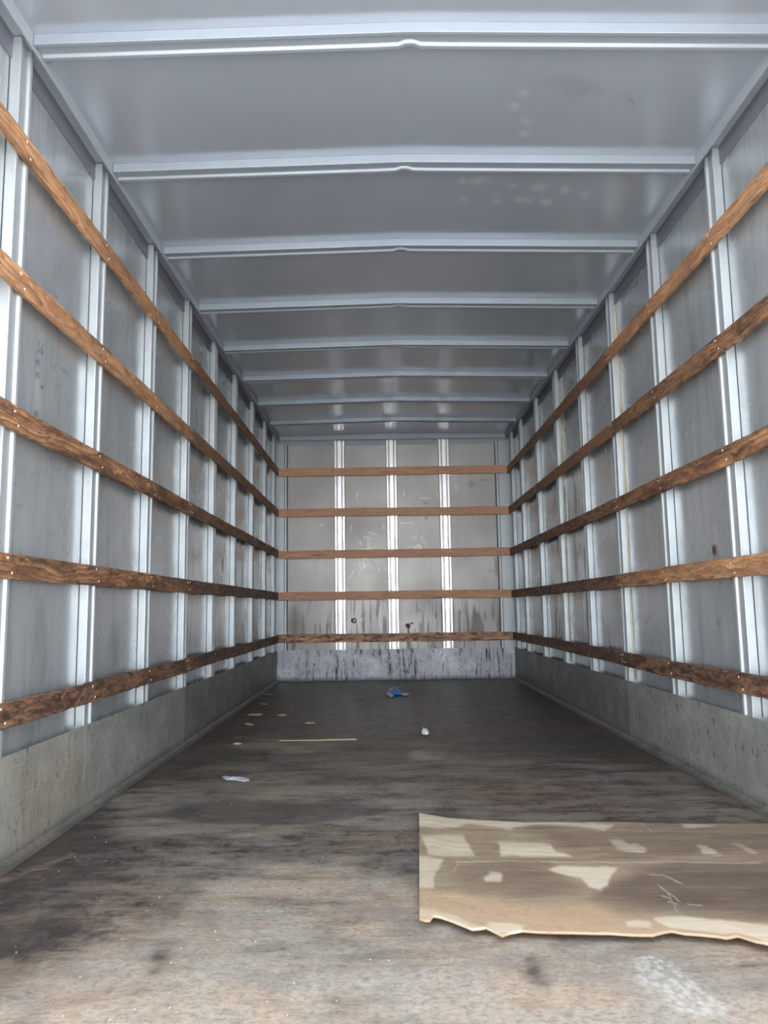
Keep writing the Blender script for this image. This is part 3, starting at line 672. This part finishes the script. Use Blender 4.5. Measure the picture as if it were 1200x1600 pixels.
# ------------------------------------------------------------------ small litter
def crumpled(name, pts_outline, hgt, mat, seed, z0=.003, n=26, parent=None):
    """a crumpled piece: outline polygon filled with a bumpy shell, thick like a folded wad"""
    cx0 = sum(p[0] for p in pts_outline)/len(pts_outline); cy0 = sum(p[1] for p in pts_outline)/len(pts_outline)
    bm = bmesh.new(); r = random.Random(seed); m_ = len(pts_outline); rings = []
    for k, (sc_, hh) in enumerate(((.86, 0), (1, .12), (.98, .4), (.75, .75), (.45, .95), (.2, 1.0))):
        rings.append([bm.verts.new((cx0+(p[0]-cx0)*sc_*(1+r.uniform(-.05, .05)), cy0+(p[1]-cy0)*sc_*(1+r.uniform(-.05, .05)), z0+hgt*hh*(r.uniform(.55, 1.1) if k > 1 else 1))) for p in pts_outline])
    for k in range(len(rings)-1):
        for i in range(m_):
            j = (i+1) % m_; bm.faces.new((rings[k][i], rings[k][j], rings[k+1][j], rings[k+1][i]))
    bm.faces.new(rings[0][::-1]); bm.faces.new(rings[-1]); return link(name, mesh_from(bm, name, False), mat, parent)
def plast(name, colr, rough=.4):
    s = M(name); n = s.noise(s.coord(), 60, 4, .6); return s.set(s.mix(s.ramp(n, [(.4, 0), (.7, .5)]), colr, tuple(x*.7 for x in colr)), rough, 0, bump=n, bs=.3, bd=.004)
m_blue = plast('blue_packet', (.01, .26, .80), .35); m_white = plast('white_litter', (.80, .80, .83), .5); m_brown = plast('brown_litter', (.25, .12, .07), .6)
def ring_px(pts, z=0): return [at_z(u, v, z) for u, v in pts]
e_ = bpy.data.objects.new('crumpled_packet', None); COL.objects.link(e_); tag(e_, 'crumpled blue and white packet lying on the dark floor near the back wall', 'litter')
crumpled('blue_wrap', ring_px([(606, 1084), (607, 1079), (614, 1078), (621, 1079), (627, 1083), (627, 1087), (618, 1087.5), (611, 1089)]), .045, m_blue, 3, parent=e_)['label'] = 'bright blue plastic part'
crumpled('white_corner', ring_px([(604, 1087), (606, 1082.5), (608, 1086), (614, 1088), (615, 1089), (611, 1091.5), (608, 1090)]), .022, m_white, 4, parent=e_)['label'] = 'white folded corner'
crumpled('white_tail', ring_px([(625, 1086), (630, 1085.5), (639, 1084), (639, 1086.5), (636, 1088.5), (629, 1087.6)]), .016, m_white, 5, parent=e_)['label'] = 'white twisted tail with brown spot'
crumpled('brown_spot', ring_px([(632, 1085.9), (635, 1085.6), (636, 1086.6), (634, 1087.6), (632, 1087.2)]), .020, m_brown, 6, parent=e_)
o = crumpled('paper_wad', ring_px([(659, 1149), (658.6, 1146), (662, 1144.8), (668, 1144.8), (671, 1147), (669.5, 1149.6), (664, 1150)]), .034, m_white, 8); tag(o, 'small white crumpled paper wad on the middle of the floor', 'litter')
s = M('clear_film'); m_film = s.set(plast('f', (.5, .52, .55)).node_tree and (.55, .57, .60), .15, .0)
o = crumpled('plastic_scrap', ring_px([(347, 1215), (352, 1213), (360, 1215), (372, 1216), (389, 1217), (390, 1221), (381, 1223), (370, 1220), (352, 1219)]), .008, m_film, 9, z0=.001); tag(o, 'shiny whitish plastic scrap on the floor at left, before the dark stain', 'litter')
m_chip = mat_metal('pale_wood_chip', (.62, .46, .27), 0, .7, dirt=(.3, .2, .1), amt=.3)
CH = [((393, 1117), 6, 2.2, 'pale wood chip in the pair of chips by the left kick plate, left one'), ((402, 1117), 8, 2.4, 'long pale wood chip in the pair of chips by the left kick plate, right one'), ((441, 1117.6), 7, 2, 'tan wood chip on the dark floor, right of the pair of chips'),
      ((389, 1132), 5, 2.4, 'rounded tan wood chip below the pair of chips near the left kick plate'), ((412, 1100.5), 3.5, 1.3, 'small tan chip on the dark floor by the far left corner'), ((418, 1085.3), 2, 1.5, 'tiny reddish chip on the floor nearest the back left corner'),
      ((371, 1162.5), 6, 1.6, 'glinting pale chip on the floor at left, above the worn patch'), ((484, 1130), 6, 1.6, 'curved tan shaving on the middle floor, left of the straight splinter')]
for k, ((u, v), ru, rv, lb) in enumerate(CH):
    c0 = at_z(u, v); c1 = at_z(u+ru, v); c2 = at_z(u, v+rv); rx, ry = abs(c1[0]-c0[0]), abs(c2[1]-c0[1])
    o = crumpled('wood_chip', ell(c0[0], c0[1], rx, ry*.8, 9, .2*k), .006, m_chip, 20+k, z0=.0006); tag(o, lb, 'wood chip', 'wood chips on the floor')
a_ = at_z(436, 1158.3); b_ = at_z(557, 1156.5)
bm = bmesh.new(); add_box(bm, 0, b_[0]-a_[0], 0, .009, .0008, .007)
for v_ in bm.verts: v_.co.y += (b_[1]-a_[1])*(v_.co.x/(b_[0]-a_[0])); v_.co.z -= .003*(v_.co.x < .05)*(v_.co.z > .003)
bmesh.ops.bevel(bm, geom=list(bm.edges), offset=.001, segments=1, affect='EDGES')
o = link('wood_splinter', mesh_from(bm, 'wood_splinter'), m_chip, loc=(a_[0], a_[1], 0)); tag(o, 'long thin straight wood splinter lying across the left half of the floor', 'splinter')
# gritty crumbs nobody could count
bm = bmesh.new()
for k in range(420):
    y = 1.4+RNG.rand()**1.4*4.6; x = RNG.uniform(-1.1, 1.1)
    if y < 2.8 and x > -.06: continue
    r_ = RNG.uniform(.0007, .0017); q = [(x+r_*RNG.uniform(.6, 1.6)*math.cos(t), y+r_*RNG.uniform(.6, 1.4)*math.sin(t)) for t in (0, 1.3, 2.5, 3.7, 5.1)]
    lo = [bm.verts.new((a, b, .0006)) for a, b in q]; hi = [bm.verts.new(((a+x)/2, (b+y)/2, .0006+r_)) for a, b in q]
    for i in range(5): bm.faces.new((lo[i], lo[(i+1) % 5], hi[(i+1) % 5], hi[i]))
    bm.faces.new(hi)
o = link('floor_grit', mesh_from(bm, 'floor_grit'), plast('pale_crumbs', (.55, .46, .36), .8)); tag(o, 'scattered pale crumbs and grit over the dark wooden floor', 'grit', kind='stuff')

# ------------------------------------------------------------------ handwriting on the left wall (marker strokes)
GL = {'3': [[(0, 1), (.6, 1), (.35, .6), (.65, .3), (.4, 0), (0, .1)]], '5': [[(.6, 1), (.1, 1), (.1, .6), (.5, .6), (.5, .1), (0, 0)]], '6': [[(.55, 1), (.1, .6), (.05, .15), (.4, 0), (.55, .35), (.1, .45)]],
      'A': [[(0, 0), (.3, 1), (.6, 0)], [(.12, .4), (.48, .4)]], 'H': [[(0, 0), (0, .8)], [(.5, 0), (.5, .8)], [(0, .45), (.5, .45)]]}
def scribble(txt, u, v, hgt):
    y, z = wl(u, v); bm = bmesh.new(); cx0 = 0
    for ch in txt:
        for ln in GL[ch]:
            for (a, b), (c_, d_) in zip(ln[:-1], ln[1:]):
                q = stroke((y+(cx0+a)*hgt*.8, z+b*hgt), (y+(cx0+c_)*hgt*.8, z+d_*hgt), .0011)
                vs = [bm.verts.new((xx, p[0], p[1])) for xx in (-XP+.0007, -XP+.0003) for p in q]
                for f in ((0, 1, 2, 3), (7, 6, 5, 4), (0, 4, 5, 1), (1, 5, 6, 2), (2, 6, 7, 3), (3, 7, 4, 0)): bm.faces.new([vs[i] for i in f])
        cx0 += .9
    o = link('handwriting', mesh_from(bm, 'handwriting'), m_pen, bpy.data.objects['wall_left']); o['label'] = 'faint handwritten marks'
for t_, u_, v_, h_ in (('36', 58, 548, .036), ('H5', 56, 568, .018), ('A5', 56, 589, .018), ('H5', 64, 607, .014), ('H5', 54, 649, .018)): scribble(t_, u_, v_, h_)
